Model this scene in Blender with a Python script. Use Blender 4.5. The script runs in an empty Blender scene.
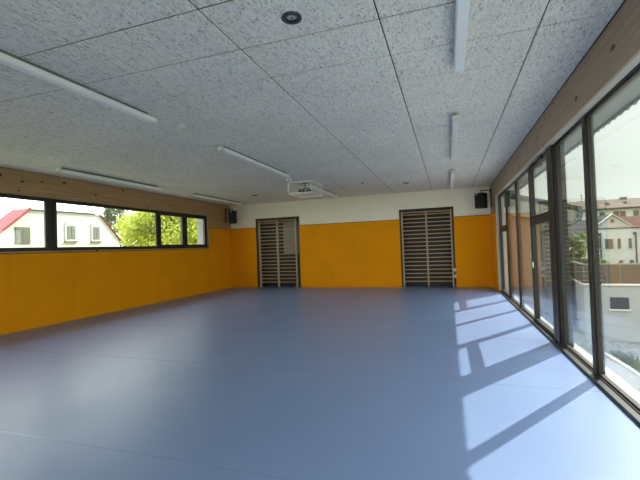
import bpy, bmesh, math, random
from mathutils import Vector, Matrix
random.seed(7)
S = bpy.context.scene
COL = S.collection
R_ = math.radians

# ------------------------------------------------------------------ materials
def new_mat(name):
    m = bpy.data.materials.new(name); m.use_nodes = True
    nt = m.node_tree
    return m, nt, nt.nodes['Principled BSDF']

def N(nt, kind, **kw):
    n = nt.nodes.new(kind)
    for k, v in kw.items():
        if k in n.inputs: n.inputs[k].default_value = v
        else: setattr(n, k, v)
    return n

def ramp(nt, fac, stops):
    r = nt.nodes.new('ShaderNodeValToRGB')
    els = r.color_ramp.elements
    els[0].position, els[0].color = stops[0][0], (*stops[0][1], 1)
    els[1].position, els[1].color = stops[-1][0], (*stops[-1][1], 1)
    for p, c in stops[1:-1]:
        e = els.new(p); e.color = (*c, 1)
    nt.links.new(fac, r.inputs[0])
    return r

def coords(nt, scale=(1, 1, 1)):
    tc = nt.nodes.new('ShaderNodeTexCoord')
    mp = nt.nodes.new('ShaderNodeMapping'); mp.inputs['Scale'].default_value = scale
    nt.links.new(tc.outputs['Object'], mp.inputs['Vector'])
    return mp.outputs['Vector']

def plain(name, col, rough=0.6, metal=0.0, var=0.06, scale=8, bump=0.0, spec=0.5):
    m, nt, b = new_mat(name)
    v = coords(nt)
    n = N(nt, 'ShaderNodeTexNoise', Scale=scale, Detail=4.0)
    nt.links.new(v, n.inputs['Vector'])
    lo = tuple(c * (1 - var) for c in col); hi = tuple(min(1, c * (1 + var)) for c in col)
    r = ramp(nt, n.outputs['Fac'], [(0.3, lo), (0.7, hi)])
    nt.links.new(r.outputs[0], b.inputs['Base Color'])
    b.inputs['Roughness'].default_value = rough
    b.inputs['Metallic'].default_value = metal
    b.inputs['Specular IOR Level'].default_value = spec
    if bump:
        bp = N(nt, 'ShaderNodeBump', Strength=bump, Distance=0.01)
        nt.links.new(n.outputs['Fac'], bp.inputs['Height'])
        nt.links.new(bp.outputs[0], b.inputs['Normal'])
    return m

def wood(name, c0, c1, axis='y', knots=True, rough=0.55, knot_col=(0.05, 0.022, 0.01), kscale=3.2):
    m, nt, b = new_mat(name)
    sc = {'y': (14, 0.7, 14), 'x': (0.7, 14, 14), 'z': (14, 14, 0.7)}[axis]
    v = coords(nt, sc)
    n = N(nt, 'ShaderNodeTexNoise', Scale=1.6, Detail=6.0, Distortion=0.4)
    nt.links.new(v, n.inputs['Vector'])
    r = ramp(nt, n.outputs['Fac'], [(0.3, c0), (0.72, c1)])
    out = r.outputs[0]
    if knots:
        ks = {'y': (1, 0.62, 1), 'x': (0.62, 1, 1), 'z': (1, 1, 0.62)}[axis]
        v2 = coords(nt, ks)
        nz = N(nt, 'ShaderNodeTexNoise', Scale=9.0, Detail=2.0)
        nt.links.new(v2, nz.inputs['Vector'])
        mx = N(nt, 'ShaderNodeMix', data_type='VECTOR'); mx.inputs[0].default_value = 0.04
        nt.links.new(v2, mx.inputs[4]); nt.links.new(nz.outputs['Color'], mx.inputs[5])
        vo = N(nt, 'ShaderNodeTexVoronoi', Scale=kscale, voronoi_dimensions='2D')
        sxyz = nt.nodes.new('ShaderNodeSeparateXYZ'); cxyz = nt.nodes.new('ShaderNodeCombineXYZ')
        nt.links.new(mx.outputs[1], sxyz.inputs[0]); nt.links.new(sxyz.outputs[1], cxyz.inputs[0]); nt.links.new(sxyz.outputs[2], cxyz.inputs[1])
        nt.links.new(cxyz.outputs[0], vo.inputs['Vector'])
        # random knot radius per cell
        sep = nt.nodes.new('ShaderNodeSeparateColor'); nt.links.new(vo.outputs['Color'], sep.inputs[0])
        mr = N(nt, 'ShaderNodeMapRange'); mr.inputs[1].default_value = 0.45; mr.inputs[2].default_value = 1.0
        mr.inputs[3].default_value = 0.0; mr.inputs[4].default_value = 0.12
        nt.links.new(sep.outputs[0], mr.inputs[0])
        sub = N(nt, 'ShaderNodeMath', operation='SUBTRACT')
        nt.links.new(mr.outputs[0], sub.inputs[0]); nt.links.new(vo.outputs['Distance'], sub.inputs[1])
        mr2 = N(nt, 'ShaderNodeMapRange'); mr2.inputs[1].default_value = -0.015; mr2.inputs[2].default_value = 0.02
        nt.links.new(sub.outputs[0], mr2.inputs[0])
        mc = N(nt, 'ShaderNodeMix', data_type='RGBA')
        nt.links.new(mr2.outputs[0], mc.inputs[0]); nt.links.new(out, mc.inputs[6])
        mc.inputs[7].default_value = (*knot_col, 1)
        out = mc.outputs[2]
    nt.links.new(out, b.inputs['Base Color'])
    b.inputs['Roughness'].default_value = rough
    bp = N(nt, 'ShaderNodeBump', Strength=0.15, Distance=0.004)
    nt.links.new(n.outputs['Fac'], bp.inputs['Height']); nt.links.new(bp.outputs[0], b.inputs['Normal'])
    return m

# sports floor, satin blue vinyl
m_floor, nt, b = new_mat('blue_sports_floor')
v = coords(nt)
n1 = N(nt, 'ShaderNodeTexNoise', Scale=0.6, Detail=3.0); nt.links.new(v, n1.inputs['Vector'])
r = ramp(nt, n1.outputs['Fac'], [(0.3, (0.172, 0.248, 0.430)), (0.7, (0.190, 0.272, 0.460))])
nt.links.new(r.outputs[0], b.inputs['Base Color'])
n2 = N(nt, 'ShaderNodeTexNoise', Scale=1.3, Detail=4.0); nt.links.new(v, n2.inputs['Vector'])
r2 = ramp(nt, n2.outputs['Fac'], [(0.3, (0.33,) * 3), (0.7, (0.38,) * 3)])
nt.links.new(r2.outputs[0], b.inputs['Roughness'])
b.inputs['Specular IOR Level'].default_value = 0.5
n4 = N(nt, 'ShaderNodeTexNoise', Scale=1.0, Detail=1.0); nt.links.new(v, n4.inputs['Vector'])
bp2 = N(nt, 'ShaderNodeBump', Strength=0.10, Distance=0.02); nt.links.new(n4.outputs['Fac'], bp2.inputs['Height'])
nt.links.new(bp2.outputs[0], b.inputs['Normal'])

# wood-wool acoustic board
m_ceil, nt, b = new_mat('wood_wool_board')
v = coords(nt)
def fibre(scale, rot):
    tc = nt.nodes.new('ShaderNodeTexCoord'); mp = nt.nodes.new('ShaderNodeMapping')
    mp.inputs['Rotation'].default_value = (0, 0, rot); mp.inputs['Scale'].default_value = (1, 0.35, 1)
    nt.links.new(tc.outputs['Object'], mp.inputs['Vector'])
    n = N(nt, 'ShaderNodeTexNoise', Scale=scale, Detail=3.0, Distortion=1.6)
    nt.links.new(mp.outputs[0], n.inputs['Vector'])
    return n.outputs['Fac']
fa, fb = fibre(52.0, 0.5), fibre(44.0, -0.9)
mxm = N(nt, 'ShaderNodeMath', operation='MINIMUM'); nt.links.new(fa, mxm.inputs[0]); nt.links.new(fb, mxm.inputs[1])
r = ramp(nt, mxm.outputs[0], [(0.28, (0.30, 0.285, 0.255)), (0.40, (0.82, 0.78, 0.69)), (0.56, (0.99, 0.95, 0.86))])
nb = N(nt, 'ShaderNodeTexNoise', Scale=0.9, Detail=2.0); nt.links.new(v, nb.inputs['Vector'])
rb = ramp(nt, nb.outputs['Fac'], [(0.3, (0.92,) * 3), (0.7, (1.0,) * 3)])
mul = N(nt, 'ShaderNodeMix', data_type='RGBA', blend_type='MULTIPLY'); mul.inputs[0].default_value = 1
nt.links.new(r.outputs[0], mul.inputs[6]); nt.links.new(rb.outputs[0], mul.inputs[7])
nt.links.new(mul.outputs[2], b.inputs['Base Color']); b.inputs['Roughness'].default_value = 0.95
bp = N(nt, 'ShaderNodeBump', Strength=0.4, Distance=0.005); nt.links.new(mxm.outputs[0], bp.inputs['Height'])
nt.links.new(bp.outputs[0], b.inputs['Normal'])

m_gap = plain('ceiling_joint', (0.01, 0.01, 0.01), 0.9)
m_plaster = plain('white_plaster', (0.92, 0.84, 0.70), 0.85, var=0.02, scale=3, bump=0.05)
m_yellow = plain('yellow_wall_padding', (0.80, 0.295, 0.002), 0.75, var=0.04, scale=1.5, spec=0.12)
m_cap = plain('padding_edge_trim', (0.22, 0.06, 0.02), 0.6)
m_beam_r = wood('pale_knotty_beam', (0.27, 0.19, 0.13), (0.36, 0.265, 0.19), 'y', kscale=3.6)
m_beam_l = wood('honey_knotty_beam', (0.34, 0.19, 0.085), (0.50, 0.30, 0.15), 'y', kscale=4.0)
m_lining = wood('pale_timber_lining', (0.50, 0.44, 0.36), (0.62, 0.56, 0.47), 'y', knots=False)
m_post = wood('timber_post', (0.45, 0.32, 0.19), (0.58, 0.43, 0.27), 'z', knots=False)
m_frame = plain('anthracite_frame', (0.036, 0.029, 0.024), 0.45, metal=0.0, var=0.05, spec=0.3)
m_sash = plain('anthracite_sash', (0.030, 0.025, 0.021), 0.42, var=0.05, spec=0.3)
m_barwood = wood('beech_rungs', (0.44, 0.30, 0.17), (0.56, 0.40, 0.24), 'x', knots=False, rough=0.4)
m_barpost = wood('beech_uprights', (0.44, 0.30, 0.17), (0.56, 0.40, 0.24), 'z', knots=False, rough=0.4)
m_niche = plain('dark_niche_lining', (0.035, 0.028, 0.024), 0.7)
m_nframe = plain('dark_brown_frame', (0.05, 0.036, 0.027), 0.6)
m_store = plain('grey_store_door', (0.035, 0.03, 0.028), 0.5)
m_pale = plain('pale_board', (0.36, 0.34, 0.30), 0.5)
m_lampw = plain('white_lamp_housing', (0.92, 0.92, 0.89), 0.4, var=0.02)
m_lampd = plain('opal_diffuser', (0.93, 0.93, 0.90), 0.3, var=0.02)
m_lampr = plain('grey_mounting_rail', (0.20, 0.20, 0.20), 0.5)
m_whitep = plain('white_plastic', (0.75, 0.74, 0.70), 0.4, var=0.02)
m_whitemet = plain('white_powder_coat', (0.88, 0.86, 0.80), 0.45, var=0.02)
m_black = plain('black_speaker_shell', (0.012, 0.012, 0.013), 0.5)
m_grille = plain('black_speaker_grille', (0.008, 0.008, 0.009), 0.8)
m_blackm = plain('black_metal', (0.015, 0.015, 0.015), 0.4, metal=0.6)
m_dkring = plain('dark_grey_ring', (0.09, 0.09, 0.095), 0.35, metal=0.4)
m_lens = plain('frosted_lens', (0.45, 0.46, 0.47), 0.15, var=0.02)
m_chrome = plain('brushed_steel', (0.6, 0.6, 0.58), 0.25, metal=0.9)
m_silvert = plain('silver_tag', (0.5, 0.5, 0.5), 0.4, metal=0.5)
m_sill = plain('black_threshold', (0.018, 0.018, 0.018), 0.4)
m_seam = plain('floor_weld', (0.19, 0.26, 0.42), 0.22)
# outside
m_render = plain('cream_render', (0.47, 0.455, 0.37), 0.9, var=0.02, scale=2)
m_wrender = plain('white_render', (0.24, 0.24, 0.22), 0.9, var=0.02, scale=2)
m_prender = plain('pale_render', (0.27, 0.285, 0.265), 0.9, var=0.03, scale=1)
m_cap_w = plain('coping', (0.42, 0.41, 0.37), 0.8)
m_redroof = plain('red_tiles', (0.20, 0.03, 0.028), 0.75, var=0.15, scale=6, bump=0.3)
m_brownred = plain('brown_red_tiles', (0.035, 0.011, 0.008), 0.8, var=0.15, scale=5, bump=0.3, spec=0.05)
m_greyroof = plain('grey_tiles', (0.035, 0.034, 0.032), 0.8, var=0.15, scale=4, bump=0.3, spec=0.05)
m_tanroof = plain('tan_tiles', (0.085, 0.062, 0.046), 0.85, var=0.2, scale=1.2, bump=0.3, spec=0.05)
m_paneg = plain('window_pane', (0.05, 0.053, 0.048), 0.3, var=0.2, scale=0.8, spec=0.15)
m_shut = plain('green_grey_shutter', (0.13, 0.135, 0.10), 0.7)
m_winfr = plain('white_window_frame', (0.36, 0.36, 0.34), 0.6)
m_siding = plain('dark_siding', (0.11, 0.095, 0.085), 0.7, var=0.1)
m_gutter = plain('weathered_copper_gutter', (0.045, 0.055, 0.048), 0.5, metal=0.2)
m_rail = plain('taupe_railing_panel', (0.062, 0.052, 0.038), 0.8, var=0.08, scale=1)
m_railm = plain('grey_rail_metal', (0.12, 0.12, 0.11), 0.4, metal=0.3)
m_conc = plain('pale_concrete', (0.26, 0.265, 0.24), 0.9, var=0.06, scale=3)
m_pave = plain('grey_paving', (0.13, 0.13, 0.118), 0.9, var=0.12, scale=3)
m_galv = plain('galvanised_steel', (0.42, 0.43, 0.42), 0.4, metal=0.5)
m_bark = plain('bark', (0.10, 0.07, 0.05), 0.9, var=0.3, scale=10, bump=0.5)

m_gravel, nt, b = new_mat('gravel')
v = coords(nt)
vo = N(nt, 'ShaderNodeTexVoronoi', Scale=11.0); nt.links.new(v, vo.inputs['Vector'])
sp = nt.nodes.new('ShaderNodeSeparateColor'); nt.links.new(vo.outputs['Color'], sp.inputs[0])
r = ramp(nt, sp.outputs[0], [(0.0, (0.05, 0.048, 0.04)), (0.5, (0.12, 0.118, 0.10)), (1.0, (0.25, 0.245, 0.215))])
nt.links.new(r.outputs[0], b.inputs['Base Color']); b.inputs['Roughness'].default_value = 0.95
bp = N(nt, 'ShaderNodeBump', Strength=0.9, Distance=0.05); bp.invert = True
nt.links.new(vo.outputs['Distance'], bp.inputs['Height']); nt.links.new(bp.outputs[0], b.inputs['Normal'])

m_grassg = plain('meadow_ground', (0.16, 0.19, 0.09), 0.95, var=0.3, scale=2)

def leafmat(name, c0, c1, trans=0.45):
    m, nt, b = new_mat(name)
    oi = nt.nodes.new('ShaderNodeTexCoord')
    n = N(nt, 'ShaderNodeTexNoise', Scale=2.2, Detail=3.0); nt.links.new(oi.outputs['Object'], n.inputs['Vector'])
    r = ramp(nt, n.outputs['Fac'], [(0.35, c0), (0.65, c1)])
    nt.links.new(r.outputs[0], b.inputs['Base Color']); b.inputs['Roughness'].default_value = 0.6
    tr = nt.nodes.new('ShaderNodeBsdfTranslucent'); nt.links.new(r.outputs[0], tr.inputs['Color'])
    mx = nt.nodes.new('ShaderNodeMixShader'); mx.inputs[0].default_value = trans
    nt.links.new(b.outputs[0], mx.inputs[1]); nt.links.new(tr.outputs[0], mx.inputs[2])
    nt.links.new(mx.outputs[0], nt.nodes['Material Output'].inputs[0])
    return m
m_leaf = leafmat('spring_leaves', (0.30, 0.35, 0.035), (0.56, 0.58, 0.10))
m_leaf2 = leafmat('garden_leaves', (0.12, 0.16, 0.05), (0.26, 0.29, 0.11))
m_conif = leafmat('conifer_needles', (0.06, 0.085, 0.035), (0.15, 0.16, 0.07), 0.2)
m_grass = leafmat('grass_blades', (0.06, 0.075, 0.03), (0.14, 0.15, 0.07), 0.3)

m_glass, nt, b = new_mat('window_glass')
nt.nodes.remove(b)
lw = N(nt, 'ShaderNodeLayerWeight', Blend=0.5)
pw = N(nt, 'ShaderNodeMath', operation='POWER'); pw.inputs[1].default_value = 4.6
nt.links.new(lw.outputs['Facing'], pw.inputs[0])
ma = N(nt, 'ShaderNodeMath', operation='MULTIPLY_ADD'); ma.inputs[1].default_value = 0.90; ma.inputs[2].default_value = 0.04
nt.links.new(pw.outputs[0], ma.inputs[0])
tb = nt.nodes.new('ShaderNodeBsdfTransparent'); tb.inputs[0].default_value = (0.965, 0.985, 0.965, 1)
gb = nt.nodes.new('ShaderNodeBsdfGlossy'); gb.inputs['Roughness'].default_value = 0.0
gb.inputs['Color'].default_value = (0.95, 0.97, 0.96, 1)
mx = nt.nodes.new('ShaderNodeMixShader')
nt.links.new(ma.outputs[0], mx.inputs[0]); nt.links.new(tb.outputs[0], mx.inputs[1]); nt.links.new(gb.outputs[0], mx.inputs[2])
nt.links.new(mx.outputs[0], nt.nodes['Material Output'].inputs[0])

# ------------------------------------------------------------------ geometry helpers
class MB:
    def __init__(s): s.bm = bmesh.new()
    def box(s, x0, x1, y0, y1, z0, z1, bev=0.0):
        m = Matrix.LocRotScale(((x0 + x1) / 2, (y0 + y1) / 2, (z0 + z1) / 2), None, (abs(x1 - x0), abs(y1 - y0), abs(z1 - z0)))
        g = bmesh.ops.create_cube(s.bm, size=1, matrix=m)
        if bev:
            es = list({e for v in g['verts'] for e in v.link_edges})
            bmesh.ops.bevel(s.bm, geom=es, offset=bev, segments=2, affect='EDGES', profile=0.5)
        return s
    def tube(s, p, q, r, n=12, r2=None):
        p, q = Vector(p), Vector(q); d = q - p
        m = Matrix.Translation((p + q) / 2) @ d.to_track_quat('Z', 'Y').to_matrix().to_4x4()
        bmesh.ops.create_cone(s.bm, cap_ends=True, segments=n, radius1=r, radius2=r if r2 is None else r2, depth=d.length, matrix=m)
        return s
    def path(s, pts, r, n=8):
        for a, c in zip(pts, pts[1:]): s.tube(a, c, r, n)
        for a in pts[1:-1]: bmesh.ops.create_uvsphere(s.bm, u_segments=n, v_segments=6, radius=r, matrix=Matrix.Translation(a))
        return s
    def ball(s, c, r, sx=1, sy=1, sz=1, n=16):
        bmesh.ops.create_uvsphere(s.bm, u_segments=n, v_segments=n // 2, radius=r, matrix=Matrix.LocRotScale(c, None, (sx, sy, sz)))
        return s
    def ring(s, c, r0, r1, z0, z1, n=32):
        vs = []
        for i in range(n):
            a = 2 * math.pi * i / n
            vs.append([s.bm.verts.new((c[0] + r * math.cos(a), c[1] + r * math.sin(a), z)) for r, z in ((r0, z0), (r1, z0), (r1, z1), (r0, z1))])
        for i in range(n):
            a, c2 = vs[i], vs[(i + 1) % n]
            for k in range(4):
                s.bm.faces.new((a[k], c2[k], c2[(k + 1) % 4], a[(k + 1) % 4]))
        return s
    def prism(s, poly, d):
        """poly: list of 3D points, d: extrusion vector"""
        d = Vector(d)
        a = [s.bm.verts.new(Vector(p)) for p in poly]; c = [s.bm.verts.new(Vector(p) + d) for p in poly]
        s.bm.faces.new(a); s.bm.faces.new(c[::-1])
        n = len(a)
        for i in range(n): s.bm.faces.new((a[i], c[i], c[(i + 1) % n], a[(i + 1) % n]))
        return s
    def build(s, name, mat, parent=None, smooth=False):
        bmesh.ops.recalc_face_normals(s.bm, faces=s.bm.faces)
        me = bpy.data.meshes.new(name); s.bm.to_mesh(me); s.bm.free()
        me.materials.append(mat)
        if smooth:
            for p in me.polygons: p.use_smooth = True
        o = bpy.data.objects.new(name, me); COL.objects.link(o)
        if parent: o.parent = parent
        return o

def tag(o, label=None, cat=None, group=None, kind=None):
    if label: o['label'] = label
    if cat: o['category'] = cat
    if group: o['group'] = group
    if kind: o['kind'] = kind
    return o

def thing(name, loc, label, cat, group=None, rz=0.0):
    o = bpy.data.objects.new(name, None); COL.objects.link(o)
    o.empty_display_size = 0.1
    o.location = loc; o.rotation_euler = (0, 0, rz)
    return tag(o, label, cat, group)

def struct(name, mb, mat, label=None, parent=None, cat=None):
    o = mb.build(name, mat, parent)
    if not parent: tag(o, label, cat or name.split('_')[0], kind='structure')
    return o

def copy_tree(o, parent=None):
    c = o.copy(); COL.objects.link(c)
    if parent: c.parent = parent
    for ch in list(o.children): copy_tree(ch, c)
    return c

# ------------------------------------------------------------------ dimensions (metres)
XL, XR, Y0, Y1, H = -7.95, 1.30, -4.0, 13.05, 3.147
PT = 2.24                     # top of the yellow padding
YE = 11.83                    # far end of the glazing on the right
YB = 11.77                    # far end of the beam on the left
WL = 11.58                    # far end of the ribbon window

# ------------------------------------------------------------------ setting
f = struct('floor', MB().box(XL - 0.3, XR + 0.06, Y0 - 0.3, Y1 + 1.0, -0.25, 0.0), m_floor, 'blue-grey smooth sports floor of the hall')
sm = MB()
for k in range(-1, 7):
    y = 0.2 + 2.0 * k
    if y < Y1: sm.box(XL, XR, y - 0.0035, y + 0.0035, -0.002, 0.0007)
struct('floor_seam', sm, m_seam, parent=f)

# ceiling: boards of 1.2 x 0.6 m with real joints
cm = MB()
xs = [XL] + [-0.4349 + 1.2 * i for i in range(-6, 2)] + [XR + 0.0]
ys = [Y0]
y = 2.3319 - 0.5998 * 10
while y < Y1: 
    if y > Y0 + 0.05: ys.append(y)
    y += 0.5998
ys.append(Y1)
for i in range(len(xs) - 1):
    for j in range(len(ys) - 1):
        gx = 0.005; gy = 0.006
        z = H + random.uniform(0, 0.0015)
        x0, x1, y0, y1 = xs[i] + gx, xs[i + 1] - gx, ys[j] + gy, ys[j + 1] - gy
        b0 = 0.008
        vs = [cm.bm.verts.new(p) for p in [(x0 + b0, y0 + b0, z), (x1 - b0, y0 + b0, z), (x1 - b0, y1 - b0, z), (x0 + b0, y1 - b0, z),
              (x0, y0, z + 0.006), (x1, y0, z + 0.006), (x1, y1, z + 0.006), (x0, y1, z + 0.006),
              (x0, y0, z + 0.025), (x1, y0, z + 0.025), (x1, y1, z + 0.025), (x0, y1, z + 0.025)]]
        cm.bm.faces.new(vs[3::-1])
        for a in range(4):
            c = (a + 1) % 4
            cm.bm.faces.new((vs[a], vs[c], vs[4 + c], vs[4 + a])); cm.bm.faces.new((vs[4 + a], vs[4 + c], vs[8 + c], vs[8 + a]))
        cm.bm.faces.new(vs[8:12])
cl = struct('ceiling', cm, m_ceil, 'grey wood-wool acoustic board ceiling')
struct('ceiling_backing', MB().box(XL - 0.3, XR + 0.2, Y0 - 0.3, Y1 + 1.2, H + 0.010, H + 0.30), m_gap, parent=cl)
struct('trim_9', MB().box(XR + 0.2, XR + 0.45, Y0 - 0.3, Y1 + 1.2, 3.0, H + 0.30).box(XL - 0.9, XL - 0.3, Y0 - 0.3, Y1 + 1.2, H + 0.02, H + 0.3), m_siding, 'roof edge outside the hall')

# back wall with two deep niches
N1, N2 = (-6.86, -5.11), (-1.52, 0.19)
NT = 2.58
bw = MB()
bw.box(XL, N1[0], Y1, Y1 + 0.3, 0, NT).box(N1[1], N2[0], Y1, Y1 + 0.3, 0, NT).box(N2[1], XR + 0.3, Y1, Y1 + 0.3, 0, NT)
bw.box(XL, XR + 0.3, Y1, Y1 + 0.3, NT, H + 0.02)
back = struct('wall_back', bw, m_plaster, 'white plastered upper part of the end wall')
nm = MB()
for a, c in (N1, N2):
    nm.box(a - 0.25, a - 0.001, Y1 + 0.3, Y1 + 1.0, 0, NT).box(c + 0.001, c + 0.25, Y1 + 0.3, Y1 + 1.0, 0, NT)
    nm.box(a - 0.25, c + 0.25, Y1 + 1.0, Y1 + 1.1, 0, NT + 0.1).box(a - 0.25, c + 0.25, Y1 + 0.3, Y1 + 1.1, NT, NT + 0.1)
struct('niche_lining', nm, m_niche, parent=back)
nf = MB()
for a, c in (N1, N2):
    nf.box(a, a + 0.06, Y1 - 0.035, Y1 + 0.3, 0.0, NT).box(c - 0.05, c, Y1 - 0.035, Y1 + 0.3, 0.0, NT).box(a, c, Y1 - 0.035, Y1 + 0.3, NT - 0.045, NT)
struct('niche_frame', nf, m_nframe, parent=back)

def pads(name, segs, axis, fixed0, fixed1, ztop, label, zbot=0.0):
    mb = MB(); cp = MB()
    for a, c in segs:
        n = max(1, round((c - a) / 1.25)); w = (c - a) / n
        for i in range(n):
            p, q = a + w * i + 0.0015, a + w * (i + 1) - 0.0015
            if axis == 'x': mb.box(p, q, fixed0, fixed1, zbot, ztop, 0.003)
            else: mb.box(fixed0, fixed1, p, q, zbot, ztop, 0.003)
        if axis == 'x': cp.box(a, c, fixed0, fixed1, ztop, ztop + 0.018)
        else: cp.box(fixed0, fixed1, a, c, ztop, ztop + 0.018)
    o = struct(name, mb, m_yellow, label)
    struct('padding_edge', cp, m_cap, parent=o)
    return o
pads('trim_1', [(XL, N1[0]), (N1[1], N2[0]), (N2[1], XR)], 'x', Y1 - 0.035, Y1, PT, 'yellow impact padding on the end wall')

# left wall
lw_ = MB()
XO = XL - 0.50
lw_.box(XO, XL - 0.03, Y0, WL + 0.05, -0.25, 1.52).box(XO, XL - 0.03, WL + 0.05, Y1 + 0.3, -0.25, H + 0.02).box(XO, XL - 0.06, Y0, WL + 0.05, 2.68, H + 0.02)
struct('wall_left', lw_, m_wrender, 'side wall with the long ribbon window')
struct('trim_2', MB().box(XL - 0.06, XL + 0.004, Y0, YB, 2.665, H - 0.001, 0.004), m_beam_l, 'honey coloured knotty timber beam above the ribbon window')
struct('trim_3', MB().box(XL - 0.03, XL - 0.005, YB, Y1, PT + 0.018, H - 0.001).box(XL - 0.03, XL - 0.005, WL + 0.031, YB, PT + 0.018, 2.664), m_beam_l, 'timber boarding between the ribbon window beam and the corner')
struct('trim_4', MB().box(XL - 0.12, XL + 0.006, Y0, WL, 1.52, 1.548, 0.003).box(XL - 0.12, XL + 0.006, WL - 0.02, WL + 0.03, 1.52, 2.665, 0.003), m_beam_l, 'timber sill and reveal of the ribbon window')
o = pads('trim_5', [(Y0, WL + 0.03)], 'y', XL - 0.03, XL, 1.50, 'yellow impact padding under the ribbon window')
o2 = pads('trim_6', [(WL + 0.035, Y1 - 0.036)], 'y', XL - 0.029, XL, PT, 'yellow impact padding in the left corner')

# right wall
struct('wall_right', MB().box(XR + 0.0, XR + 0.3, YE, Y1 + 0.3, -0.25, H + 0.02).box(XR + 0.012, XR + 0.16, Y0, YE, 2.70, H + 0.02), m_lining, 'side wall with the floor to ceiling glazing')
struct('trim_7', MB().box(XR - 0.002, XR + 0.03, Y0, Y1, 2.70, H - 0.001, 0.004).box(XR - 0.002, XR + 0.03, YE + 0.001, Y1, PT + 0.02, 2.699), m_beam_r, 'grey-brown knotty timber beam above the glazing')
struct('trim_8', MB().box(XR - 0.006, XR + 0.075, Y0, YE - 0.02, 2.672, 2.698, 0.002).box(XR - 0.006, XR + 0.075, YE - 0.03, YE, 0.0, 2.698, 0.002), m_lining, 'pale timber lining around the glazing')
pads('trim_10', [(YE + 0.002, Y1 - 0.036)], 'y', XR - 0.03, XR - 0.003, PT, 'yellow impact padding in the right corner')
struct('trim_11', MB().box(XR - 0.0, XR + 0.06, Y0, YE - 0.03, 0.0, 0.032, 0.004), m_sill, 'black threshold along the foot of the glazing')
struct('trim_12', MB().box(XR - 0.02, XR + 0.04, Y1 - 0.09, Y1 - 0.001, PT + 0.02, H - 0.002), m_post, 'timber corner post beside the right loudspeaker')

# rear wall behind the camera; its unseen openings are added to let in more daylight
rw = MB().box(XL, XR + 0.3, Y0 - 0.3, Y0, -0.25, 0.9).box(XL, XR + 0.3, Y0 - 0.3, Y0, 2.6, H + 0.02)
for a, c in ((XL, -6.5), (-4.6, -4.3), (-2.4, XR + 0.3)): rw.box(a, c, Y0 - 0.3, Y0, 0.9, 2.6)
struct('wall_rear', rw, m_plaster, 'plastered wall behind the viewer, with openings added for daylight')

# ---- glazing units ----------------------------------------------------------
wn = [0]
def unit(axis_x, x0, x1, y0, y1, z0, z1, fw, label, sash=0.0, transom=None, gx=None):
    """window between y0..y1, z0..z1; frame thickness from x0 to x1; sash width inside frame"""
    wn[0] += 1
    fr = MB()
    fr.box(x0, x1, y0, y0 + fw, z0, z1, 0.004).box(x0, x1, y1 - fw, y1, z0, z1, 0.004)
    fr.box(x0, x1, y0 + fw, y1 - fw, z0, z0 + fw, 0.004).box(x0, x1, y0 + fw, y1 - fw, z1 - fw, z1, 0.004)
    cells = [(z0 + fw, z1 - fw)]
    if transom:
        fr.box(x0, x1, y0 + fw, y1 - fw, transom[0], transom[1], 0.004)
        cells = [(z0 + fw, transom[0]), (transom[1], z1 - fw)]
    w = tag(fr.build('window_%d' % wn[0], m_frame), label, 'window', kind='structure')
    xm = (x0 + x1) / 2 if gx is None else gx
    for a, c in cells:
        g = 0.0
        if sash:
            s = MB(); ya, yb = y0 + fw, y1 - fw
            xs0, xs1 = xm - 0.045, xm + 0.03
            s.box(xs0, xs1, ya, ya + sash, a, c, 0.004).box(xs0, xs1, yb - sash, yb, a, c, 0.004)
            s.box(xs0, xs1, ya + sash, yb - sash, a, a + sash, 0.004).box(xs0, xs1, ya + sash, yb - sash, c - sash, c, 0.004)
            s.build('sash', m_sash, w); g = sash
        else:
            s = MB(); ya, yb = y0 + fw, y1 - fw; e = 0.018
            s.box(xm - 0.02, xm + 0.02, ya, ya + e, a, c).box(xm - 0.02, xm + 0.02, yb - e, yb, a, c)
            s.box(xm - 0.02, xm + 0.02, ya + e, yb - e, a, a + e).box(xm - 0.02, xm + 0.02, ya + e, yb - e, c - e, c)
            s.build('glazing_bead', m_sash, w)
        MB().box(xm - 0.008, xm + 0.008, y0 + fw + g - 0.005, y1 - fw - g + 0.005, a + g - 0.005, c - g + 0.005).build('window_pane', m_glass, w)
    return w

FX0, FX1, FZ0, FZ1 = XR + 0.06, XR + 0.14, 0.0, 2.70
unit('y', FX0, FX1, -3.98, 0.02, FZ0, FZ1, 0.06, 'glazed unit behind the viewer')
unit('y', FX0, FX1, 0.02, 1.46, FZ0, FZ1, 0.06, 'glazed unit beside the viewer')
unit('y', FX0, FX1, 1.46, 2.90, FZ0, FZ1, 0.06, 'glazed unit just outside the picture on the right')
unit('y', FX0, FX1, 2.90, 4.62, FZ0, FZ1, 0.042, 'nearest large fixed pane of the right hand glazing')
unit('y', FX0, FX1, 4.62, 5.82, FZ0, FZ1, 0.042, 'second fixed pane, between the slim mullion and the thick column')
w = unit('y', FX0, FX1, 6.10, 7.48, FZ0, FZ1, 0.04, 'glazed terrace door with a transom, beyond the thick column', sash=0.045, transom=(1.72, 1.775))
h = MB().box(XR + 0.030, XR + 0.045, 7.295, 7.32, 0.95, 1.06, 0.003).tube((XR + 0.035, 7.307, 1.02), (XR + 0.0, 7.307, 1.02), 0.008).tube((XR + 0.003, 7.315, 1.02), (XR + 0.003, 7.20, 1.02), 0.009)
tag(h.build('door_handle', m_chrome, w), 'bright metal lever handle')
h = MB().box(XR + 0.02, XR + 0.055, 6.35, 6.62, 2.60, 2.65, 0.006).box(XR + 0.02, XR + 0.055, 6.95, 7.15, 2.61, 2.65, 0.006).tube((XR + 0.03, 6.6, 2.63), (XR + 0.015, 7.0, 2.63), 0.008)
h.build('door_closer', m_blackm, w)
unit('y', FX0, FX1, 7.48, 8.92, FZ0, FZ1, 0.04, 'fixed pane directly beyond the terrace door', gx=FX0 + 0.026)
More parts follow.
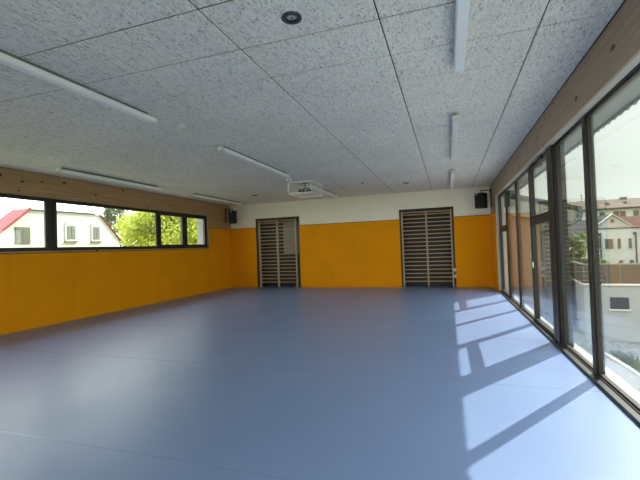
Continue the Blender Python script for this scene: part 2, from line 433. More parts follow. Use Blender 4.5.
unit('y', FX0, FX1, 8.92, 10.30, FZ0, FZ1, 0.04, 'fourth narrow looking pane towards the far corner', gx=FX0 + 0.026)
unit('y', FX0, FX1, 10.30, 11.80, FZ0, FZ1, 0.05, 'farthest unit with a transom, in the right corner', sash=0.045, transom=(1.72, 1.775))
colm = MB().box(XR + 0.035, XR + 0.20, 5.825, 5.945, 0, 2.70, 0.006).box(XR + 0.035, XR + 0.20, 5.97, 6.095, 0, 2.70, 0.006).box(XR + 0.07, XR + 0.19, 5.82, 6.10, 0, 2.70)
struct('trim_13', colm, m_frame, 'thick anthracite column between fixed pane and terrace door')

LX0, LX1 = XL - 0.12, XL - 0.05
LZ0, LZ1 = 1.548, 2.665
unit('y', LX0, LX1, -0.3, 2.75, LZ0, LZ1, 0.06, 'ribbon window pane beside the viewer')
unit('y', LX0, LX1, 2.80, 5.94, LZ0, LZ1, 0.06, 'left ribbon window pane, cut by the picture edge')
unit('y', LX0, LX1, 6.04, 9.18, LZ0, LZ1, 0.06, 'widest ribbon window pane showing the cream house')
unit('y', LX0, LX1, 9.18, 10.38, LZ0, LZ1, 0.05, 'first opening sash of the ribbon window', sash=0.07, gx=XL - 0.09)
unit('y', LX0, LX1, 10.38, 11.56, LZ0, LZ1, 0.05, 'last opening sash of the ribbon window by the corner', sash=0.07, gx=XL - 0.09)
struct('trim_14', MB().box(XL - 0.16, XL - 0.07, 5.94, 6.04, LZ0, LZ1).box(XL - 0.16, XL - 0.05, 2.72, 2.80, LZ0, LZ1), m_sash, 'dark joint between the two large ribbon panes')
struct('trim_15', MB().box(XO - 0.03, XL - 0.13, Y0, WL, 1.49, 1.53), m_galv, 'outer metal sill of the ribbon window')

# eave over the glazing, with a corrugated edge
struct('trim_16', MB().box(XR + 0.145, XR + 0.55, Y0, Y1 + 0.3, 2.80, 2.98), m_prender, 'roof overhang outside the glazing')
cg = MB(); n = 17 * 40
prev = None
for i in range(n + 1):
    y = Y0 + (Y1 + 0.3 - Y0) * i / n
    zb = 2.768 + 0.010 * math.sin(2 * math.pi * y / 0.17) + (0.012 if (y % 0.85) < 0.05 else 0)
    a = [cg.bm.verts.new(p) for p in ((XR + 0.53, y, zb), (XR + 0.56, y, zb), (XR + 0.56, y, 3.0), (XR + 0.53, y, 3.0))]
    if prev:
        for k in range(4): cg.bm.faces.new((prev[k], a[k], a[(k + 1) % 4], prev[(k + 1) % 4]))
    else: cg.bm.faces.new(a)
    prev = a
cg.bm.faces.new(prev[::-1])
struct('trim_17', cg, m_railm, 'wavy metal edge of the roof overhang')
struct('trim_18', MB().box(XR + 0.14, XR + 0.33, Y0, Y1 + 0.3, -0.12, -0.05), m_cap_w, 'pale outer sill along the glazing')
struct('wall_plinth', MB().box(XR + 0.06, XR + 0.25, Y0, Y1 + 0.3, -3.5, -0.12).box(XO, XL, Y0, Y1 + 0.3, -3.5, -0.25), m_wrender, 'storey below the hall', cat='wall')

# ------------------------------------------------------------------ wall bars
def wall_bars(x0, x1, label):
    cx = (x0 + x1) / 2
    t = thing('wall_bars', (cx, Y1 - 0.03, 0), label, 'wall bars', 'double wall bars in the end wall niches')
    w = x1 - x0; ups = (-w / 2 + 0.025, 0.0, w / 2 - 0.025)
    for u in ups:
        MB().box(u - 0.02, u + 0.02, -0.05, 0.06, 0.0, 2.50, 0.006).build('upright', m_barpost, t)
    k = 0
    for i in range(18):
        z = 0.20 + 0.1285 * i
        yo = -0.045 if i == 17 else 0.0
        for a, c in ((ups[0], ups[1]), (ups[1], ups[2])):
            mb = MB().tube((a + 0.021, yo, z), (c - 0.021, yo, z), 0.0165, 12)
            for vv in mb.bm.verts: vv.co.z = z + (vv.co.z - z) * 1.05
            mb.build('rung', m_barwood, t)
    MB().box(-w / 2 + 0.02, w / 2 - 0.02, 0.062, 0.08, 2.455, 2.49).build('back_rail', m_barwood, t)
    return t
wall_bars(-6.74, -5.22, 'pale wooden double wall bars in the left niche, beside the corner loudspeaker')
wb = wall_bars(-1.46, 0.13, 'pale wooden double wall bars in the right niche, near the glazing')
t = thing('wall_hook', (0.165, Y1 - 0.09, 0.36), 'pair of small white fittings at the foot of the right wall bars', 'fitting')
MB().tube((0, -0.03, 0.20), (0, 0.05, 0.20), 0.05, 16).tube((0, -0.05, 0.20), (0, -0.03, 0.20), 0.03, 16).build('fitting_wheel', m_whitep, t, True)
MB().tube((0, -0.03, 0.0), (0, 0.05, 0.0), 0.045, 16).tube((0, -0.05, 0.0), (0, -0.03, 0.0), 0.026, 16).build('fitting_wheel', m_whitep, t, True)
MB().box(-0.012, 0.012, 0.045, 0.06, -0.08, 0.3).build('back_plate', m_railm, t)
# what stands in the niches
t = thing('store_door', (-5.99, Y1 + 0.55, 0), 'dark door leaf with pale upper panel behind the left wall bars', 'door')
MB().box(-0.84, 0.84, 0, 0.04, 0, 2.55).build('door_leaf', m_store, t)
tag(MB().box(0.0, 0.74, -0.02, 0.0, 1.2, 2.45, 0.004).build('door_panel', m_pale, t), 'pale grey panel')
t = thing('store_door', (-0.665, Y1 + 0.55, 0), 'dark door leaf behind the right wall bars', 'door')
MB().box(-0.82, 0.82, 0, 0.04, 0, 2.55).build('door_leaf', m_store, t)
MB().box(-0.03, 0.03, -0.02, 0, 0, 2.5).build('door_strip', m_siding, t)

# ------------------------------------------------------------------ linear lamps
LEN = 2.8
def lamp(x, y, label):
    t = thing('linear_ceiling_lamp', (x, y, H), label, 'ceiling lamp', 'linear ceiling lamps')
    MB().box(-0.036, 0.014, 0.12, LEN - 0.12, -0.045, 0.0).build('mounting_rail', m_lampr, t)
    MB().box(-0.045, 0.045, 0, LEN, -0.088, -0.040, 0.004).build('housing', m_lampw, t)
    MB().box(-0.036, 0.036, 0.10, LEN - 0.03, -0.096, -0.0885, 0.003).build('diffuser', m_lampd, t)
    MB().box(-0.047, 0.047, -0.004, 0.085, -0.097, -0.038, 0.004).build('end_cap', m_whitep, t)
    return t
lamps = [(0.16, 1.13, 'long lamp by the glazing, nearest of its row'), (0.16, 5.40, 'long lamp by the glazing, middle of its row'), (0.16, 9.5, 'long lamp by the glazing, farthest of its row'),
         (-3.45, 1.13, 'long white lamp of the centre row, nearest one, cut by the left picture edge'), (-3.45, 5.40, 'long white lamp of the centre row ending just before the caged projector'), (-3.45, 9.5, 'long lamp of the centre row beyond the caged projector'),
         (-7.05, 5.40, 'long lamp above the ribbon window, nearer of its row'), (-7.05, 9.5, 'long lamp above the ribbon window, near the left loudspeaker')]
p0 = None
for x, y, lb in lamps:
    if p0 is None: p0 = lamp(x, y, lb)
    else:
        c = copy_tree(p0); c.location = (x, y, H); c['label'] = lb

# round recessed spots
def spot(x, y, r, label):
    t = thing('recessed_spotlight', (x, y, H), label, 'spotlight', 'round recessed spotlights')
    MB().ring((0, 0), r * 0.60, r, -0.012, 0.002).build('spotlight_ring', m_dkring, t, False)
    MB().ring((0, 0), r * 0.52, r * 0.64, -0.006, 0.001).build('inner_ring', m_blackm, t)
    MB().ball((0, 0, 0.0), r * 0.55, 1, 1, 0.18).build('lens', m_lens, t, True)
    MB().tube((0, 0, -0.014), (0, 0, -0.004), r * 0.10, 12).build('light_chip', m_dkring, t)
spot(-1.045, 2.655, 0.075, 'dark ringed round spotlight at the top of the picture')
spot(-1.06, 11.0, 0.085, 'small round spotlight near the right wall bars')
spot(-5.73, 10.9, 0.085, 'small round spotlight near the left wall bars')
t = thing('ceiling_hook', (-2.15, 10.3, H), 'tiny dark hook in the ceiling right of the caged projector', 'hook')
MB().tube((0, 0, -0.01), (0, 0, 0.0), 0.03, 12).build('hook_plate', m_dkring, t)
MB().tube((0, 0, -0.05), (0, 0, -0.008), 0.010, 8).build('hook_pin', m_dkring, t)

# smoke detector in a wire guard
t = thing('smoke_detector', (-3.36, 4.36, H), 'white smoke detector in a round wire guard on the ceiling', 'smoke detector')
MB().tube((0, 0, -0.022), (0, 0, 0), 0.055, 24).build('detector_base', m_whitep, t)
MB().tube((0, 0, -0.055), (0, 0, -0.022), 0.042, 24, 0.050).build('detector_head', m_whitep, t)
g = MB()
for k in range(8):
    a = k * math.pi / 4
    g.path([(0.085 * math.cos(a), 0.085 * math.sin(a), -0.002), (0.085 * math.cos(a), 0.085 * math.sin(a), -0.07), (0.05 * math.cos(a), 0.05 * math.sin(a), -0.105), (0, 0, -0.11)], 0.0028, 6)
for rr, zz in ((0.085, -0.004), (0.086, -0.045), (0.07, -0.088)):
    pts = [(rr * math.cos(i * math.pi / 12), rr * math.sin(i * math.pi / 12), zz) for i in range(25)]
    g.path(pts, 0.0028, 6)
g.build('wire_guard', m_whitep, t)

# ------------------------------------------------------------------ projector in its cage
cx0, cx1, cy0, cy1, cz0, cz1 = -3.90, -3.25, 9.27, 10.08, 2.845, 3.135
t = thing('projector_cage', ((cx0 + cx1) / 2, (cy0 + cy1) / 2, H), 'white steel mesh cage hanging from the ceiling between the wall bars', 'cage')
w2, d2 = (cx1 - cx0) / 2, (cy1 - cy0) / 2; zt, zb = cz1 - H, cz0 - H; r = 0.017
g = MB()
for sx in (-1, 1):
    for sy in (-1, 1): g.box(sx * w2 - r, sx * w2 + r, sy * d2 - r, sy * d2 + r, zb, 0.0)
for z in (zt, zb):
    for s_ in (-1, 1):
        g.box(-w2 - r, w2 + r, s_ * d2 - r, s_ * d2 + r, z - r, z + r); g.box(s_ * w2 - r, s_ * w2 + r, -d2 - r, d2 + r, z - r, z + r)
g.build('cage_frame', m_whitemet, t)
g = MB()
for i in range(1, 7):
    x = -w2 + 2 * w2 * i / 7
    for s_ in (-1, 1): g.tube((x, s_ * d2, zb), (x, s_ * d2, zt), 0.0026, 6)
for i in range(1, 8):
    y = -d2 + 2 * d2 * i / 8
    for s_ in (-1, 1): g.tube((s_ * w2, y, zb), (s_ * w2, y, zt), 0.0026, 6)
for i in range(1, 4):
    z = zb + (zt - zb) * i / 4
    for s_ in (-1, 1): g.tube((-w2, s_ * d2, z), (w2, s_ * d2, z), 0.0026, 6).tube((s_ * w2, -d2, z), (s_ * w2, d2, z), 0.0026, 6)
g.build('wire_mesh', m_whitemet, t)
g = MB()
for i in range(1, 5): g.tube((-w2 + 2 * w2 * i / 5, -d2, zb), (-w2 + 2 * w2 * i / 5, d2, zb), 0.0025, 6)
g.build('bottom_wires', m_whitemet, t)
t = thing('projector', ((cx0 + cx1) / 2 + 0.02, (cy0 + cy1) / 2 - 0.08, H), 'small dark projector inside the white ceiling cage', 'projector')
MB().box(-0.16, 0.16, -0.12, 0.12, -0.25, -0.17, 0.012).build('projector_body', m_black, t)
MB().tube((0.07, -0.12, -0.21), (0.07, -0.145, -0.21), 0.03, 20).build('projector_lens', m_lens, t)
MB().tube((0, 0, -0.17), (0, 0, 0), 0.02, 12).box(-0.06, 0.06, -0.06, 0.06, -0.012, 0).build('ceiling_mount', m_railm, t)
t = thing('ceiling_socket', (-3.68, 8.83, H), 'small white socket box on the ceiling in front of the cage', 'socket')
MB().box(-0.07, 0.07, -0.05, 0.05, -0.05, 0, 0.006).build('socket_box', m_whitep, t)
MB().box(-0.02, 0.02, -0.056, -0.05, -0.04, -0.01).build('socket_plug', m_lampr, t)

# ------------------------------------------------------------------ loudspeakers
def speaker(loc, rz, wallx, wally, label):
    t = thing('loudspeaker', loc, label, 'loudspeaker', 'black corner loudspeakers', rz)
    hh = 0.23
    prof = [(-0.15, -0.13), (0.15, -0.13), (0.10, 0.15), (-0.10, 0.15)]
    mb = MB().prism([(x, y, -hh) for x, y in prof], (0, 0, 2 * hh))
    bmesh.ops.bevel(mb.bm, geom=list(mb.bm.edges), offset=0.012, segments=2, affect='EDGES', profile=0.5)
    mb.build('cabinet', m_black, t)
    MB().box(-0.13, 0.13, -0.142, -0.128, -hh + 0.02, hh - 0.02, 0.005).build('grille', m_grille, t)
    MB().box(-0.085, -0.045, -0.147, -0.141, hh - 0.07, hh - 0.035).build('badge', m_silvert, t)
    # bracket: arm from the top of the cabinet back to the wall
    M = Matrix.Rotation(-rz, 4, 'Z')
    wp = M @ Vector((wallx - loc[0], wally - loc[1], 0))
    br = MB().box(-0.03, 0.03, -0.05, 0.05, hh, hh + 0.015).tube((0, 0, hh), (0, 0, hh + 0.09), 0.014, 10)
    br.tube((0, 0, hh + 0.08), (wp.x, wp.y, hh + 0.08), 0.014, 10)
    br.build('bracket_arm', m_blackm, t)
    d = Vector((wp.x, wp.y, 0)).normalized(); 
    MB().tube((wp.x, wp.y, -0.20), (wp.x, wp.y, hh + 0.12), 0.018, 8).build('wall_rail', m_blackm, t)
speaker((1.00, 12.62, 2.665), R_(-40), XR - 0.022, 12.74, 'black loudspeaker on a bracket in the right hand corner')
speaker((-7.60, 12.62, 2.66), R_(35), XL + 0.015, 12.68, 'black loudspeaker on a bracket in the left hand corner')

# ------------------------------------------------------------------ outside, right side
G = -3.5
struct('ground', MB().box(-90, 140, -60, 190, G - 0.3, G), m_grassg, 'ground around the building')
tag(MB().box(XR + 0.25, 5.5, -10, 20.5, G, G + 0.04).build('terrace_paving', m_conc), 'pale concrete strip along the building outside the glazing', 'paving', kind='structure')
tag(MB().prism([(5.5, -10, G), (6.05, -10, G), (6.07, 17, G), (5.9, 20, G), (5.5, 20, G)], (0, 0, 0.05)).build('grey_path', m_pave), 'grey path beyond the pale concrete strip', 'path', kind='structure')
gb_ = MB().prism([(6.16, -10, G), (6.18, 17, G), (6.0, 20.01, G), (5.88, 20.51, G), (XR + 0.27, 20.51, G), (XR + 0.27, 23.9, G), (6.0, 23.9, G), (6.1, 21.85, G), (24, 19.8, G), (24, -10, G)], (0, 0, 0.03))
tag(gb_.build('gravel_yard', m_gravel), 'grey gravel of the sunken yard outside', 'gravel', kind='stuff')
tag(MB().prism([(6.05, -10, G), (6.07, 17, G), (5.9, 20, G), (6.0, 20, G), (6.17, 17, G), (6.15, -10, G)], (0, 0, 0.12)).build('kerb', m_cap_w), 'pale kerb between path and gravel', 'kerb', kind='structure')
gr = MB()
for i in range(1500):
    y = random.uniform(13, 19.4)
    x = 6.3 + abs(random.gauss(0.0, 0.28))
    hgt = random.uniform(0.06, 0.24); a = random.uniform(0, 6.28); w_ = 0.03
    p = Vector((x, y, G + 0.02)); q = p + Vector((random.uniform(-.08, .08), random.uniform(-.08, .08), hgt))
    dd = Vector((math.cos(a) * w_, math.sin(a) * w_, 0))
    vs = [gr.bm.verts.new(v_) for v_ in (p - dd, p + dd, q)]
    gr.bm.faces.new(vs)
tag(gr.build('grass_tufts', m_grass), 'dry green grass along the kerb of the gravel yard', 'grass', kind='stuff')

# terrace building with balcony railing: corner at C, one face to the viewer and one receding
Cn = Vector((6.20, 22.0, 0)); E1 = Vector((24.0, 20.0, 0)); E2 = Vector((7.4, 33.0, 0))
t = thing('terrace_building', (0, 0, 0), 'white rendered terrace building across the yard with a small cellar window', 'building')
MB().prism([(Cn.x, Cn.y, G), (E1.x, E1.y, G), (24, 33, G), (E2.x, E2.y, G)], (0, 0, 2.62)).build('terrace_wall', m_wrender, t)
MB().prism([(Cn.x - .05, Cn.y - .05, G + 2.62), (E1.x, E1.y - .05, G + 2.62), (24, 33, G + 2.62), (E2.x - .05, E2.y, G + 2.62)], (0, 0, 0.06)).build('terrace_edge', m_cap_w, t)
def on(face, u, z, out=0.0):
    A, B = (Cn, E1) if face == 0 else (Cn, E2)
    d = (B - A).normalized(); n_ = Vector((d.y, -d.x, 0)) if face == 0 else Vector((-d.y, d.x, 0))
    p = A + d * u + n_ * out
    return (p.x, p.y, z)
def slab_on(mb, face, u0, u1, z0, z1, t0, t1):
    mb.prism([on(face, u0, z0, t0), on(face, u1, z0, t0), on(face, u1, z1, t0), on(face, u0, z1, t0)], Vector(on(face, u0, z0, t1)) - Vector(on(face, u0, z0, t0)))
    return mb
wf = slab_on(MB(), 0, 1.02, 1.74, -2.0, -1.44, 0.0, 0.03).build('cellar_window', m_greyroof, t)
slab_on(MB(), 0, 0.98, 1.80, -2.07, -2.005, 0, 0.07).build('cellar_window_sill', m_cap_w, wf)
t = thing('balcony_railing', (0, 0, 0), 'taupe panelled balcony railing on top of the white terrace building', 'railing')
for i in range(12):
    slab_on(MB(), 0, 0.04 + i * 1.45, 0.04 + i * 1.45 + 1.41, -0.80, 0.08, -0.03, 0.0).build('railing_panel', m_rail, t)
for i in range(6):
    slab_on(MB(), 1, 0.06 + i * 1.45, 0.06 + i * 1.45 + 1.41, -0.80, 0.08, -0.03, 0.0).build('railing_panel', m_rail, t)
slab_on(slab_on(MB(), 0, 0, 17.6, 0.09, 0.17, -0.06, 0.04), 1, 0, 9, 0.09, 0.17, -0.06, 0.04).build('hand_rail', m_railm, t)
for i in range(13): slab_on(MB(), 0, i * 1.45, i * 1.45 + 0.04, -0.84, 0.1, -0.05, 0.02).build('railing_post', m_railm, t)
for i in range(1, 7): slab_on(MB(), 1, i * 1.45, i * 1.45 + 0.04, -0.84, 0.1, -0.05, 0.02).build('railing_post', m_railm, t)

# slim post outside
t = thing('eave_post', (2.08, 8.42, G), 'slim pale steel post outside beside the terrace door', 'post')
MB().tube((0, 0, 0.04), (0, 0, 6.40), 0.03, 16).build('post_shaft', m_galv, t)
MB().box(-0.08, 0.08, -0.08, 0.08, 0.04, 0.06).build('post_foot', m_galv, t)

def leaves(mb, c, rad, n, size, droop=0.3):
    for i in range(n):
        d = Vector((random.gauss(0, 1), random.gauss(0, 1), random.gauss(0, 1))).normalized()
        k = random.random() ** 0.35
        p = Vector(c) + Vector((d.x * rad[0] * k, d.y * rad[1] * k, d.z * rad[2] * k))
        u = Vector((random.gauss(0, 1), random.gauss(0, 1), random.gauss(0, 0.6))).normalized()
        v_ = u.orthogonal().normalized(); s_ = size * random.uniform(0.6, 1.3)
        v_ = (v_ + u.cross(v_) * random.uniform(-1, 1)).normalized()
        vs = [mb.bm.verts.new(p + a) for a in (-u * s_, v_ * s_ * 0.45, u * s_, -v_ * s_ * 0.45)]
        mb.bm.faces.new(vs)

def tree(name, loc, hgt, width, clumps, nleaf, size, mat, label, cat='tree', low=0.3):
    t = thing(name, loc, label, cat)
    tr = MB()
    tr.tube((0, 0, 0), (0.1, 0, hgt * 0.55), hgt * 0.022, 10, hgt * 0.012)
    cr = MB()
    for i in range(clumps):
        a = random.uniform(0, 6.28); zz = random.uniform(low, 0.92); rr = width * 0.5 * math.sqrt(max(0.05, 1 - ((zz - 0.55) / 0.5) ** 2)) * random.uniform(0.2, 0.85)
        p = Vector((rr * math.cos(a), rr * math.sin(a), zz * hgt))
        tr.tube((0.05, 0, hgt * min(0.5, zz * 0.7)), p, hgt * 0.006, 6, hgt * 0.002)
        leaves(cr, p, (width * 0.17, width * 0.17, hgt * 0.09), nleaf, size)
    tr.build('trunk', m_bark, t); cr.build('crown', mat, t)
    return t

# neighbouring wing with a sloping roof edge and gutter
t = thing('neighbour_annex', (0, 24, 0), 'dark clad annex with a sloping roof edge behind the eave post', 'building')
MB().prism([(-1.5, 0, G), (6.0, 0, G), (6.0, 0, 2.35), (-1.5, 0, 4.3)], (0, 8, 0)).build('annex_wall', m_siding, t)
MB().prism([(-1.6, -0.5, 5.5), (6.62, -0.5, 3.10), (6.62, -0.5, 2.88), (-1.6, -0.5, 5.2)], (0, 8.8, 0)).build('annex_roof', m_greyroof, t)
MB().prism([(-1.6, -0.45, 5.15), (6.5, -0.45, 2.86), (6.4, -0.45, 2.40), (5.0, -0.45, 2.5), (-1.6, -0.45, 3.9)], (0, 0.4, 0)).build('annex_soffit', m_shut, t)
g = MB().path([(6.55, -0.6, 3.0), (6.62, -0.6, 2.75), (6.55, -0.6, 2.42), (6.2, -0.6, 2.22), (5.6, -0.55, 2.05), (5.0, -0.4, 1.95), (4.9, -0.15, 1.8)], 0.10, 10).tube((4.9, -0.13, 1.8), (4.9, -0.13, G), 0.07, 10).tube((6.6, -0.6, 2.98), (6.6, 8.0, 2.98), 0.11, 10)
g.build('gutter_pipe', m_gutter, t)
sd = MB()
for i in range(26): sd.box(-1.5, 6.0, -0.025, 0.0, G + 0.05 + i * 0.23, G + 0.05 + i * 0.23 + 0.20)
sd.build('siding_boards', m_siding, t)

tree('garden_bush', (7.55, 27.5, -0.82), 2.9, 1.5, 26, 220, 0.08, m_leaf2, 'light green garden bush on the terrace between annex and pale house', 'bush', low=0.12)
tree('garden_bush', (12.9, 40, -2.1), 1.75, 1.3, 12, 120, 0.08, m_leaf2, 'low yellow-green bush in front of the pale house wall', 'bush', low=0.2)

# pale house with gable, grey roof part and red roof part
t = thing('pale_house', (0, 45, 0), 'pale house with a small gable and red-brown roof beyond the railing', 'house')
MB().prism([(13.75, 0, G), (13.75, 0, 2.42), (24, 0, 2.3), (24, 0, G)], (0, 9, 0)).build('house_wall', m_prender, t)
MB().prism([(13.85, -0.02, 2.42), (16.75, -0.02, 2.42), (15.32, -0.02, 3.62)], (0, 5, 0)).build('gable', m_wrender, t)
MB().prism([(13.6, -0.25, 2.38), (15.32, -0.25, 3.73), (17.0, -0.25, 2.40), (17.0, -0.25, 2.32), (15.32, -0.25, 3.65), (13.6, -0.25, 2.30)], (0, 0.35, 0)).build('gable_edge', m_prender, t)
MB().prism([(15.4, 5, 3.62), (24, 5, 3.5), (24, -0.4, 2.35), (16.95, -0.4, 2.40), (15.4, 3.5, 3.5)], (0, 0.2, 0.05)).build('red_roof', m_brownred, t)
MB().prism([(11.6, -0.3, 1.0), (15.3, 0.1, 3.62), (15.3, 5, 3.66), (13.8, 5, 3.1), (11.6, 3, 1.5)], (0, 0.1, 0.08)).build('grey_roof', m_greyroof, t)
MB().box(13.9, 24, -0.08, 0.0, 2.25, 2.33).build('eaves_line', m_greyroof, t)
for x, w_ in ((13.95, 0.26), (14.95, 0.40), (15.78, 0.18), (16.68, 0.18), (18.2, 0.4), (19.8, 0.4)):
    wv = MB().box(x - w_, x + w_, -0.06, 0.0, 0.22, 1.32).build('house_window', m_winfr, t)
    MB().box(x - w_ + 0.06, x + w_ - 0.04, -0.09, -0.06, 0.28, 1.27).build('house_pane', m_paneg, wv)
MB().box(15.2, 15.45, -0.08, -0.02, 2.85, 3.2).build('gable_window', m_paneg, t)
for x in (14.25, 17.15):
    MB().tube((x, -0.12, G), (x, -0.12, 1.7), 0.06, 8).box(x - 0.16, x + 0.05, -0.2, -0.04, 1.65, 1.85).build('downpipe', m_greyroof, t)
for x in (15.9, 16.75): MB().box(x - 0.14, x + 0.14, -0.1, 0, -1.15, -0.85).build('vent_opening', m_paneg, t)

t = thing('grey_house', (0, 60, 0), 'grey roofed house seen between annex and pale house', 'house')
MB().prism([(14.5, 0, G), (21, 0, G), (21, 0, 2.2), (14.5, 0, 2.2)], (0, 6, 0)).build('house_wall', m_prender, t)
MB().prism([(14.2, -0.3, 2.2), (21.3, -0.3, 2.2), (19.2, 3, 3.9), (16.2, 3, 3.9)], (0, 0.4, 0.1)).build('house_roof', m_greyroof, t)
for x in (16.1, 16.8, 17.5): MB().box(x - 0.22, x + 0.22, -0.06, 0, 0.9, 1.9).build('house_window', m_paneg, t)
MB().box(18.6, 19.0, 2.0, 2.4, 3.4, 4.7).build('chimney', m_greyroof, t)

t = thing('apartment_block', (0, 80, 0), 'long pale apartment block with a tan roof on the skyline', 'building')
MB().prism([(20.6, 0, G), (44, -3, G), (44, -3, 6.2), (20.6, 0, 6.4)], (0, 12, 0)).build('block_wall', m_prender, t)
MB().prism([(20.2, -0.6, 6.45), (44, -3.6, 6.35), (44, 3, 8.2), (24.5, 6, 8.5), (22.4, 6, 8.3)], (0, 0.5, 0.1)).build('block_roof', m_tanroof, t)
MB().prism([(20.2, -0.7, 6.25), (44, -3.7, 6.15), (44, -3.7, 6.38), (20.2, -0.7, 6.48)], (0, 0.6, 0)).build('block_eaves', m_greyroof, t)
def fy(x): return -3 * (x - 20.6) / 23.4
for x in (22.0, 23.6, 25.6, 27.6, 28.5, 30.3, 32.4, 34.5, 36.6):
    for z0 in (4.75, 1.9):
        wv = MB().box(x - 0.38, x + 0.38, fy(x) - 0.1, fy(x) + 0.06, z0, z0 + 1.1).build('block_window', m_paneg, t)
for x in (24.2, 27.2, 29.8): MB().prism([(x - 0.5, 1.2, 6.9), (x + 0.5, 1.2, 6.9), (x, 1.2, 7.7)], (0, 2.5, 0)).build('dormer', m_greyroof, t)
MB().box(25.9, 26.5, 0.9, 1.3, 6.9, 7.15).build('skylight', m_winfr, t)
MB().box(30.3, 31.3, 4.5, 5.3, 7.9, 8.7).build('chimney', m_tanroof, t)
MB().tube((24.4, 5.5, 8.0), (24.4, 5.5, 9.9), 0.05, 6).tube((24.1, 5.5, 9.6), (24.7, 5.5, 9.6), 0.03, 6).build('aerial', m_greyroof, t)
tree('skyline_tree', (25.5, 99, 2.0), 8.0, 6.0, 14, 200, 0.35, m_conif, 'dark tree behind the left end of the apartment block', 'tree')

# ------------------------------------------------------------------ outside, left side
t = thing('cream_house', (-20, 0, 0), 'cream rendered house with red roof edges outside the ribbon window', 'house')
ya, yb, yr0, yr1, zr = 11.9, 19.35, 13.75, 17.95, 3.80
MB().prism([(0, ya, G), (0, ya, 2.15), (0, yr0, zr), (0, yr1, zr + 0.05), (0, yb, 2.42), (0, yb, G)], (-1.0, 0, 0)).build('house_wall', m_render, t)
MB().prism([(0.25, ya - 0.9, 1.42), (0.25, yr0, zr + 0.02), (0.25, yr0, zr + 0.16), (0.25, ya - 0.9, 1.56)], (-1.3, 0, 0)).build('roof_slope', m_redroof, t)
MB().prism([(0.12, yr1, zr + 0.02), (0.12, yb + 0.1, 2.30), (0.12, yb + 0.1, 2.35), (0.12, yr1, zr + 0.07)], (-1.2, 0, 0)).build('roof_slope', m_redroof, t)
MB().prism([(0.14, yr0 - 0.1, zr + 0.05), (0.14, yr1 + 0.05, zr + 0.10), (0.14, yr1 + 0.05, zr + 0.14), (0.14, yr0 - 0.1, zr + 0.11)], (-1.1, 0, 0)).build('roof_top', m_galv, t)
s_ = MB().box(0.0, 0.05, 13.12, 13.46, 2.12, 2.95).box(0.0, 0.05, 13.50, 13.82, 2.12, 2.95)
for i in range(12): s_.box(0.05, 0.065, 13.14, 13.80, 2.15 + i * 0.065, 2.19 + i * 0.065)
s_.build('shutter', m_shut, t)
for y0, y1 in ((15.78, 16.3), (17.42, 17.9)):
    wv = MB().box(0.0, 0.05, y0 - 0.10, y1 + 0.10, 2.25, 3.28).build('house_window', m_winfr, t)
    wp_ = MB().box(0.05, 0.08, y0 + 0.04, (y0 + y1) / 2 - 0.02, 2.40, 3.1).box(0.05, 0.08, (y0 + y1) / 2 + 0.02, y1 - 0.04, 2.40, 3.1).build('house_pane', m_shut, wv)
    MB().box(0.0, 0.12, y0 - 0.15, y1 + 0.12, 2.2, 2.26).build('house_sill', m_shut, wv)
MB().box(-0.9, -0.6, 15.6, 15.75, zr, zr + 0.55).build('chimney', m_winfr, t)
tree('broadleaf_tree', (-22.5, 27.5, G), 10.6, 8.4, 130, 380, 0.14, m_leaf, 'bright yellow-green tree beside the cream house', low=0.30)
tree('broadleaf_tree', (-21.0, 36.5, G), 11.5, 8.0, 100, 360, 0.14, m_leaf, 'yellow-green tree seen through the small opening sashes', low=0.30)

t = thing('conifer', (-33, 31.5, G), 'dark conifer between cream house and bright tree', 'tree')
MB().tube((0, 0, 0), (0, 0, 10.2), 0.2, 8, 0.04).build('trunk', m_bark, t)
cr = MB()
for i in range(42):
    z = 2.0 + 8.0 * i / 42; rr = 3.3 * (1 - (z - 1.6) / 11.0) + 0.3
    for k in range(9):
        a = random.uniform(0, 6.28)
        leaves(cr, (rr * 0.6 * math.cos(a), rr * 0.6 * math.sin(a), z), (rr * 0.35, rr * 0.35, 0.25), 42, 0.10)
cr.build('crown', m_conif, t)

# ------------------------------------------------------------------ light
sd = bpy.data.lights.new('sun', 'SUN'); sd.energy = 8.0; sd.angle = R_(0.55); sd.color = (1.0, 0.95, 0.87)
so = bpy.data.objects.new('sun', sd); COL.objects.link(so)
so.rotation_euler = Vector((1.0, 1.43, 1.545)).to_track_quat('Z', 'Y').to_euler()
so.location = (20, 30, 30)

SKY_TOP, GLOW, SIDE, LEFT = 4.5, 3.0, 3.2, 7.5
W = bpy.data.worlds.new('sky'); S.world = W; W.use_nodes = True
nt = W.node_tree; bg = nt.nodes['Background']
tc = nt.nodes.new('ShaderNodeTexCoord'); sx = nt.nodes.new('ShaderNodeSeparateXYZ')
nt.links.new(tc.outputs['Generated'], sx.inputs[0])
r = ramp(nt, sx.outputs['Z'], [(0.0, (0.86, 0.95, 0.86)), (0.22, (0.88, 0.93, 0.88)), (0.5, (0.94, 0.97, 1.02)), (1.0, (0.88, 0.96, 1.10))])
mr = N(nt, 'ShaderNodeMapRange', interpolation_type='SMOOTHSTEP'); mr.inputs[1].default_value = 0.33; mr.inputs[2].default_value = 0.75
mr.inputs[3].default_value = 1.35; mr.inputs[4].default_value = SKY_TOP
nt.links.new(sx.outputs['Z'], mr.inputs[0])
dt = N(nt, 'ShaderNodeVectorMath', operation='DOT_PRODUCT'); dt.inputs[1].default_value = Vector((1.0, 1.43, 1.545)).normalized()
nt.links.new(tc.outputs['Generated'], dt.inputs[0])
gl = N(nt, 'ShaderNodeMapRange', interpolation_type='SMOOTHERSTEP'); gl.inputs[1].default_value = 0.87; gl.inputs[2].default_value = 1.0
gl.inputs[3].default_value = 0.0; gl.inputs[4].default_value = GLOW
nt.links.new(dt.outputs['Value'], gl.inputs[0])
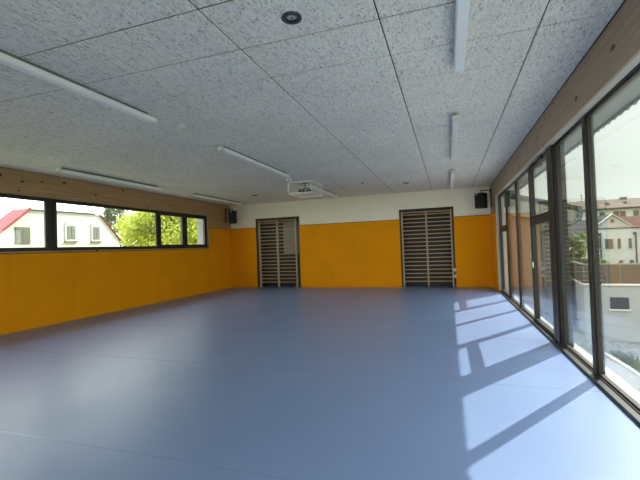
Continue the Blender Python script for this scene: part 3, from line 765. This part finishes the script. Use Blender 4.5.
# the hazy sky is brighter over the left and behind the viewer
az = N(nt, 'ShaderNodeVectorMath', operation='DOT_PRODUCT'); az.inputs[1].default_value = Vector((0, -1, 0))
nt.links.new(tc.outputs['Generated'], az.inputs[0])
am = N(nt, 'ShaderNodeMapRange', interpolation_type='SMOOTHSTEP'); am.inputs[1].default_value = -0.90; am.inputs[2].default_value = -0.62
am.inputs[3].default_value = 1.35
lf = N(nt, 'ShaderNodeMapRange', interpolation_type='SMOOTHSTEP'); lf.inputs[1].default_value = -0.3; lf.inputs[2].default_value = 0.3
lf.inputs[3].default_value = LEFT; lf.inputs[4].default_value = SIDE
nt.links.new(sx.outputs['X'], lf.inputs[0]); nt.links.new(lf.outputs[0], am.inputs[4])
nt.links.new(az.outputs['Value'], am.inputs[0])
mm = N(nt, 'ShaderNodeMath', operation='MAXIMUM'); nt.links.new(mr.outputs[0], mm.inputs[0]); nt.links.new(am.outputs[0], mm.inputs[1])
ad = N(nt, 'ShaderNodeMath', operation='ADD'); nt.links.new(mm.outputs[0], ad.inputs[0]); nt.links.new(gl.outputs[0], ad.inputs[1])
nt.links.new(r.outputs[0], bg.inputs['Color']); nt.links.new(ad.outputs[0], bg.inputs['Strength'])

# ------------------------------------------------------------------ camera
f_px, yaw, pitch, roll = 385.6, -0.3210, 0.0194, -0.0351
cy, sy, cp, sp_ = math.cos(yaw), math.sin(yaw), math.cos(pitch), math.sin(pitch)
fw = Vector((sy * cp, cy * cp, sp_)); rt = Vector((cy, -sy, 0)); up = rt.cross(fw)
r2 = rt * math.cos(roll) + up * math.sin(roll); u2 = -rt * math.sin(roll) + up * math.cos(roll)
cd = bpy.data.cameras.new('camera'); co = bpy.data.objects.new('camera', cd); COL.objects.link(co)
cd.sensor_fit = 'HORIZONTAL'; cd.sensor_width = 36; cd.lens = f_px / 640 * 36
M = Matrix((r2, u2, -fw)).transposed().to_4x4(); M.translation = Vector((0, 0, 1.42))
co.matrix_world = M
cd.clip_start = 0.05; cd.clip_end = 500
S.camera = co
S.view_settings.view_transform = 'Standard'; S.view_settings.look = 'None'
S.view_settings.exposure = 0.0; S.view_settings.gamma = 1.0; S.view_settings.use_curve_mapping = False
